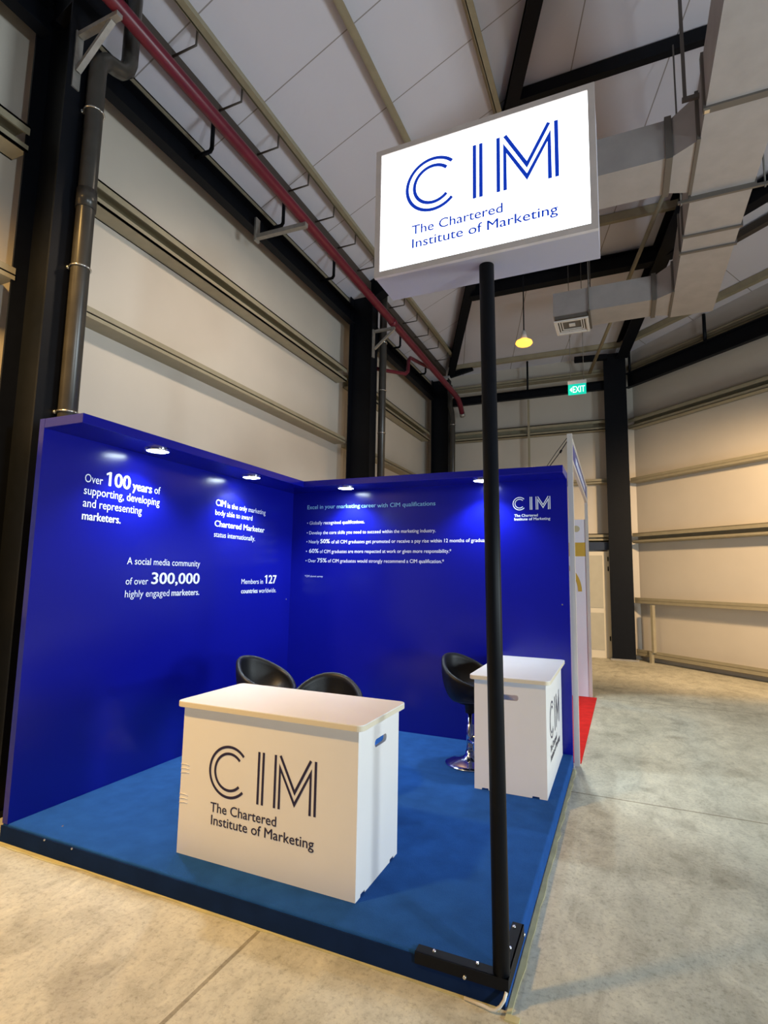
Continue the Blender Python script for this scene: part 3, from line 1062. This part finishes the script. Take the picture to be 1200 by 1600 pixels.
# ---- counters
def counter(name, label, x, y, rz, side_facing):
    """front left foot at x,y; local +x along the printed front, +y to the back"""
    w, dd, h = 1.0455, 0.4915, 0.742
    t = thing(name, label, 'counter', (x, y, PZ), None, rz)
    k = 0.018
    fr = obj('front_panel', MB().box(0, w, 0, k, 0, h), M_white, t, True)
    for xs, nm in ((0.0, 'side_panel'), (w - k, 'side_panel')):
        m = MB()
        # outline in (y,z) with carrying slot and foot notches
        outer = [(k, 0), (0.05, 0), (0.053, 0.012), (0.097, 0.012), (0.10, 0), (dd - 0.10, 0), (dd - 0.097, 0.012), (dd - 0.053, 0.012), (dd - 0.05, 0), (dd, 0), (dd, h), (k, h)]
        hc, hz, hl, hh = 0.255, 0.635, 0.145, 0.038
        hole = []
        for sx, a0 in ((hc + hl / 2 - hh / 2, -90), (hc - hl / 2 + hh / 2, 90)):
            for q in range(9):
                a = rad(a0 + 180 * q / 8)
                hole.append((sx + hh / 2 * math.cos(a), hz + hh / 2 * math.sin(a)))
        layers = []
        for xx in (xs, xs + k):
            vo = [m.b.verts.new((xx, p_[0], p_[1])) for p_ in outer]
            vh = [m.b.verts.new((xx, p_[0], p_[1])) for p_ in hole]
            eo = [m.b.edges.new((vo[i], vo[(i + 1) % len(vo)])) for i in range(len(vo))]
            eh = [m.b.edges.new((vh[i], vh[(i + 1) % len(vh)])) for i in range(len(vh))]
            bmesh.ops.triangle_fill(m.b, edges=eo + eh, use_beauty=True)
            layers.append((vo, vh))
        for ring in (0, 1):
            A, Bq = layers[0][ring], layers[1][ring]
            for i in range(len(A)):
                j = (i + 1) % len(A)
                m.b.faces.new((A[i], A[j], Bq[j], Bq[i]))
        obj(nm, m, M_white, t, True)
    ov = 0.031
    m = MB().prism([(px - ov, py - ov) for px, py in board(w + 2 * ov, dd + 2 * ov, 0.035)], h, h + 0.0305)
    tb = obj('top_board', m, M_white, t, True)
    bevel(tb, 0.002, 2)
    m = MB().prism([(px - ov - 0.0008, py - ov - 0.0008) for px, py in board(w + 2 * ov + 0.0016, dd + 2 * ov + 0.0016, 0.0358)], h + 0.003, h + 0.0255)
    obj('edge_band', m, M_edge, tb, True)
    lg = MB()
    logo(lg, (0.190, -0.0012, 0.324), (1, 0, 0), (0, 0, 1), 0.640, 0.248, 0, 0.0205)
    put_text(lg, 'The Chartered', (0, -0.0012, 0), (1, 0, 0), (0, 0, 1), 0.208, 0.612, 0.2415, 0.046, 0.008)
    put_text(lg, 'Institute of Marketing', (0, -0.0012, 0), (1, 0, 0), (0, 0, 1), 0.216, 0.825, 0.1805, 0.046, 0.008)
    obj('printed_logo', lg, M_ink, fr, True)
    for z in (0.25, 0.40):
        m = MB()
        for q in range(3):
            m.tube([(0.0, -0.001, z + q * 0.022), (0.035, -0.0015, z + 0.006 + q * 0.020), (0.055, -0.0005, z + 0.004 + q * 0.018)], 0.0022, 6)
        if side_facing:
            obj('film_wrinkle', m, M_white, fr, True)
    return t


counter('promotion_counter', 'white counter at the front of the stand, its dark logo facing the camera', 1.1002, -2.6453, 0.001, True)
# the second one is turned so that its printed front faces the aisle
c2x, c2y, c2a = 2.2893, -1.0806, 0.0079
cc, ss = math.cos(c2a), math.sin(c2a)
counter('promotion_counter', 'white counter by the back wall, turned so its handle end faces the camera', c2x + 0.4915 * cc, c2y + 0.4915 * ss, math.pi / 2 + c2a, False)


# ---- bar stools
def stool(label, x, y, rz, ztop=0.93):
    t = thing('bar_stool', label, 'stool', (x, y, PZ), 'black tub bar stools on the stand', rz)
    zt = ztop - PZ
    zs = zt - 0.33
    nth, npf = 48, 14
    m = MB()

    def rim(th):      # th = 0 is the open front (+x); back is -x
        c_ = 0.5 - 0.5 * math.cos(th)
        f = c_ ** 1.15
        return zs + 0.115 + (zt - zs - 0.115) * f
    outer, inner = [], []
    for i in range(nth):
        th = 2 * math.pi * i / nth
        rz_ = rim(th)
        ro, ri = [], []
        for j in range(npf + 1):
            q = j / npf
            r = 0.15 + 0.085 * (1 - (1 - q) ** 2.2)
            z = zs + (rz_ - zs) * q ** 1.25
            sq = 1.0 + 0.03 * math.cos(4 * th)
            ro.append(V((r * sq * math.cos(th), r * sq * math.sin(th), z)))
            q2 = j / npf
            r2 = 0.125 + 0.072 * (1 - (1 - q2) ** 2.2)
            z2 = zs + 0.075 + (rz_ - 0.004 - zs - 0.075) * q2 ** 1.2
            ri.append(V((r2 * sq * math.cos(th), r2 * sq * math.sin(th), z2)))
        mid = (ro[-1] + ri[-1]) / 2 + V((0, 0, 0.016))
        q1_ = ro[-1] * 0.75 + ri[-1] * 0.25 + V((0, 0, 0.012))
        q3_ = ro[-1] * 0.25 + ri[-1] * 0.75 + V((0, 0, 0.012))
        outer.append([m.b.verts.new(p_) for p_ in ro + [q1_, mid, q3_] + ri[::-1]])
    n2 = len(outer[0])
    for i in range(nth):
        a, c = outer[i], outer[(i + 1) % nth]
        for j in range(n2 - 1):
            f = m.b.faces.new((a[j], c[j], c[j + 1], a[j + 1]))
            f.smooth = True
    m.b.faces.new([o_[0] for o_ in outer][::-1])
    m.b.faces.new([o_[-1] for o_ in outer])
    obj('tub_seat', m, M_leather, t, True)
    obj('cushion', MB().lathe([(0, zs + 0.125), (0.09, zs + 0.122), (0.13, zs + 0.108), (0.140, zs + 0.09), (0.13, zs + 0.076), (0, zs + 0.076)], (0, 0, 0), 36), M_leather, t, True)
    obj('seat_plate', MB().lathe([(0, zs), (0.09, zs), (0.09, zs - 0.025), (0.04, zs - 0.04), (0.035, zs - 0.10), (0, zs - 0.10)], (0, 0, 0), 28), M_dark, t, True)
    obj('gas_column', MB().lathe([(0.0, zs - 0.10), (0.018, zs - 0.10), (0.018, zs * 0.62), (0.028, zs * 0.61), (0.028, 0.07), (0.0, 0.07)], (0, 0, 0), 24), M_chrome, t, True)
    obj('base', MB().lathe([(0, 0.10), (0.032, 0.10), (0.036, 0.075), (0.055, 0.052), (0.10, 0.032), (0.16, 0.018), (0.192, 0.010), (0.197, 0.004), (0.192, 0.0), (0, 0.0)], (0, 0, 0), 48), M_chrome, t, True)
    fr_ = MB()
    fr_.tube([(0.026, 0.0, zs * 0.42), (0.06, 0.09, zs * 0.42), (0.14, 0.12, zs * 0.42), (0.22, 0.08, zs * 0.42), (0.24, 0.0, zs * 0.42), (0.22, -0.08, zs * 0.42), (0.14, -0.12, zs * 0.42), (0.06, -0.09, zs * 0.42), (0.026, 0.0, zs * 0.42)], 0.010, 10)
    obj('footrest', fr_, M_chrome, t, True)
    return t


stool('black tub bar stool nearest the left wall, behind the front counter', 0.77, -1.45, rad(-2), 0.91)
stool('black tub bar stool close behind the front counter, its rounded back showing over the top', 1.46, -1.74, rad(-70), 0.865)
stool('black tub bar stool with chrome foot left of the back counter', 2.13, -0.60, rad(-25), 0.92)

# ---- pole sign
SX0, SX1, SY0, SY1, SZ0, SZ1 = 2.301, 3.244, -2.899, -2.685, 2.895, 3.514
t = thing('pole_sign', 'lit white logo lightbox on a tall black pole at the front corner of the stand', 'sign', (2.82, -2.80, PZ))
obj('pole', MB().tube([(2.831, -2.803, PZ + 0.006), (2.7905, -2.81, SZ0 + 0.001)], 0.0315, 28), M_black, t)
bx = obj('light_box', MB().box(SX0, SX1, SY0 + 0.012, SY1, SZ0, SZ1), M_signbox, t)
b = MB()
fw = 0.024
b.box(SX0 - 0.002, SX1 + 0.002, SY0 - 0.006, SY0 + 0.012, SZ0 - 0.002, SZ0 + fw); b.box(SX0 - 0.002, SX1 + 0.002, SY0 - 0.006, SY0 + 0.012, SZ1 - fw, SZ1 + 0.002)
b.box(SX0 - 0.002, SX0 + fw, SY0 - 0.006, SY0 + 0.012, SZ0 + fw, SZ1 - fw); b.box(SX1 - fw, SX1 + 0.002, SY0 - 0.006, SY0 + 0.012, SZ0 + fw, SZ1 - fw)
obj('frame', b, M_frame, bx)
fc = obj('lit_face', MB().box(SX0 + fw, SX1 - fw, SY0, SY0 + 0.010, SZ0 + fw, SZ1 - fw), M_lit, bx)
lg = MB()
logo(lg, (2.445, SY0 - 0.002, 3.155), (1, 0, 0), (0, 0, 1), 0.660, 0.248, 0, 0.0235)
put_text(lg, 'The Chartered', (0, SY0 - 0.002, 0), (1, 0, 0), (0, 0, 1), 2.477, 2.881, 3.060, 0.043, 0.012)
put_text(lg, 'Institute of Marketing', (0, SY0 - 0.002, 0), (1, 0, 0), (0, 0, 1), 2.480, 3.099, 2.996, 0.043, 0.012)
obj('lettering', lg, M_litblue, t)
b = MB()
b.box(2.50, 2.862, -2.832, -2.785, PZ, PZ + 0.006)
b.box(2.50, 2.862, -2.834, -2.828, 0.066, PZ + 0.006)
fb = obj('base_bracket', b, M_black, t)
for x, y, z, ax in ((2.57, -2.805, PZ + 0.006, 2), (2.74, -2.800, PZ + 0.006, 2), (2.70, -2.834, 0.075, 1)):
    d_ = V((0, 0, 0.008)) if ax == 2 else V((0, -0.008, 0))
    obj('bolt', MB().tube([V((x, y, z)), V((x, y, z)) + d_], [0.008, 0.006], 8), M_bolt, fb)
b = MB()
b.box(2.812, 2.858, -2.785, -2.48, PZ, PZ + 0.006)
b.box(2.853, 2.859, -2.832, -2.48, 0.05, PZ + 0.006)
fb = obj('base_bracket', b, M_black, t)
for x, y, z, ax in ((2.825, -2.52, PZ + 0.006, 2), (2.835, -2.66, PZ + 0.006, 2), (2.859, -2.50, 0.08, 0)):
    d_ = V((0, 0, 0.008)) if ax == 2 else V((0.008, 0, 0))
    obj('bolt', MB().tube([V((x, y, z)), V((x, y, z)) + d_], [0.008, 0.006], 8), M_bolt, fb)
cb = [(2.856, -2.842, 0.072), (2.850, -2.850, 0.050), (2.836, -2.856, 0.028), (2.818, -2.858, 0.013), (2.80, -2.856, 0.009), (2.775, -2.85, 0.008), (2.70, -2.842, 0.008)]
tag(obj('power_cable', MB().tube(cb, 0.006, 10), M_cable), 'short white cable curling from the pole foot to the floor', 'cable')
tag(obj('tape_scrap', MB().box(2.855, 2.905, -2.875, -2.845, 0.0, 0.006), M_tape), 'small yellow tape scrap on the floor at the platform corner', 'tape')

# ================================================================== NEIGHBOURING STAND
t = thing('exhibition_stall', 'white framed neighbouring stall seen edge-on behind the blue back wall', 'stall', (2.86, 1.5, 0))
obj('post', MB().box(2.856, 2.900, 0.050, 0.095, 0.0, 2.865), M_alu, t)
obj('post', MB().box(2.815, 2.855, 2.96, 3.00, 0.0, 2.87), M_alu, t)
fr_ = MB()
for z0, z1 in ((2.83, 2.87), (2.62, 2.66)):
    fr_.quadbox([(2.866, 0.095, z0), (2.892, 0.095, z0), (2.850, 2.96, z0), (2.822, 2.96, z0), (2.866, 0.095, z1), (2.892, 0.095, z1), (2.850, 2.96, z1), (2.822, 2.96, z1)])
fa = obj('fascia_frame', fr_, M_alu, t)
fp = obj('fascia_board', MB().quadbox([(2.872, 0.095, 2.655), (2.886, 0.095, 2.655), (2.843, 2.96, 2.655), (2.829, 2.96, 2.655), (2.872, 0.095, 2.835), (2.886, 0.095, 2.835), (2.843, 2.96, 2.835), (2.829, 2.96, 2.835)]), M_fascia, fa)
y = 0.7
random.seed(2)
while y < 2.5:
    l_ = 0.05 + random.random() * 0.09
    xq = 2.887 - (y - 0.095) * 0.015
    obj('faded_print', MB().quadbox([(xq, y, 2.71), (xq + 0.0025, y, 2.71), (xq + 0.0025, y + l_, 2.71), (xq, y + l_, 2.71), (xq, y, 2.78), (xq + 0.0025, y, 2.78), (xq + 0.0025, y + l_, 2.78), (xq, y + l_, 2.78)]), M_pale, fp)
    y += l_ + 0.045
bp_ = obj('back_panel', MB().box(1.85, 2.815, 2.97, 2.99, 0.0, 2.39), M_panelw, t)
obj('gold_band', MB().box(1.85, 2.815, 2.966, 2.971, 1.88, 2.07), M_gold, bp_)
b = MB()
pts_o, pts_i = [], []
for k in range(25):
    a = rad(180 * k / 24)
    pts_o.append((2.28 + 0.475 * math.cos(a), 1.40 + 0.475 * math.sin(a)))
    pts_i.append((2.28 + 0.425 * math.cos(a), 1.40 + 0.425 * math.sin(a)))
for k in range(24):
    b.b.faces.new([b.b.verts.new((p_[0], 2.966, p_[1])) for p_ in (pts_o[k], pts_o[k + 1], pts_i[k + 1], pts_i[k])])
obj('gold_arc', b, M_gold, bp_)
b = MB()
b.lathe([(0, 0), (0.045, 0)], (0, 0, 0), 20)
for v in b.b.verts:
    v.co = V((2.70 + v.co.x, 2.966, 2.26 + v.co.y))
obj('round_emblem', b, mat('pale_gold_print', (0.55, 0.48, 0.30), 0.5), bp_)
tag(obj('red_carpet', MB().box(1.0, 2.905, 0.13, 2.965, 0.0, 0.012), M_carpetred), 'red carpet on the floor of the neighbouring stall', 'carpet')
t = thing('arm_light', 'thin wire arm light sticking out from the top of the stall post', 'lamp', (2.85, 0.07, 2.8))
obj('arm', MB().tube([(2.87, 0.07, 2.82), (2.78, 0.08, 2.69), (2.66, 0.10, 2.54)], 0.004, 6), M_dark, t)
obj('wire', MB().tube([(2.87, 0.07, 2.85), (2.76, 0.08, 2.71), (2.63, 0.10, 2.53)], 0.003, 6), M_dark, t)
obj('clip', MB().tube([(2.805, 0.076, 2.725), (2.792, 0.078, 2.70)], 0.010, 8), M_black, t)
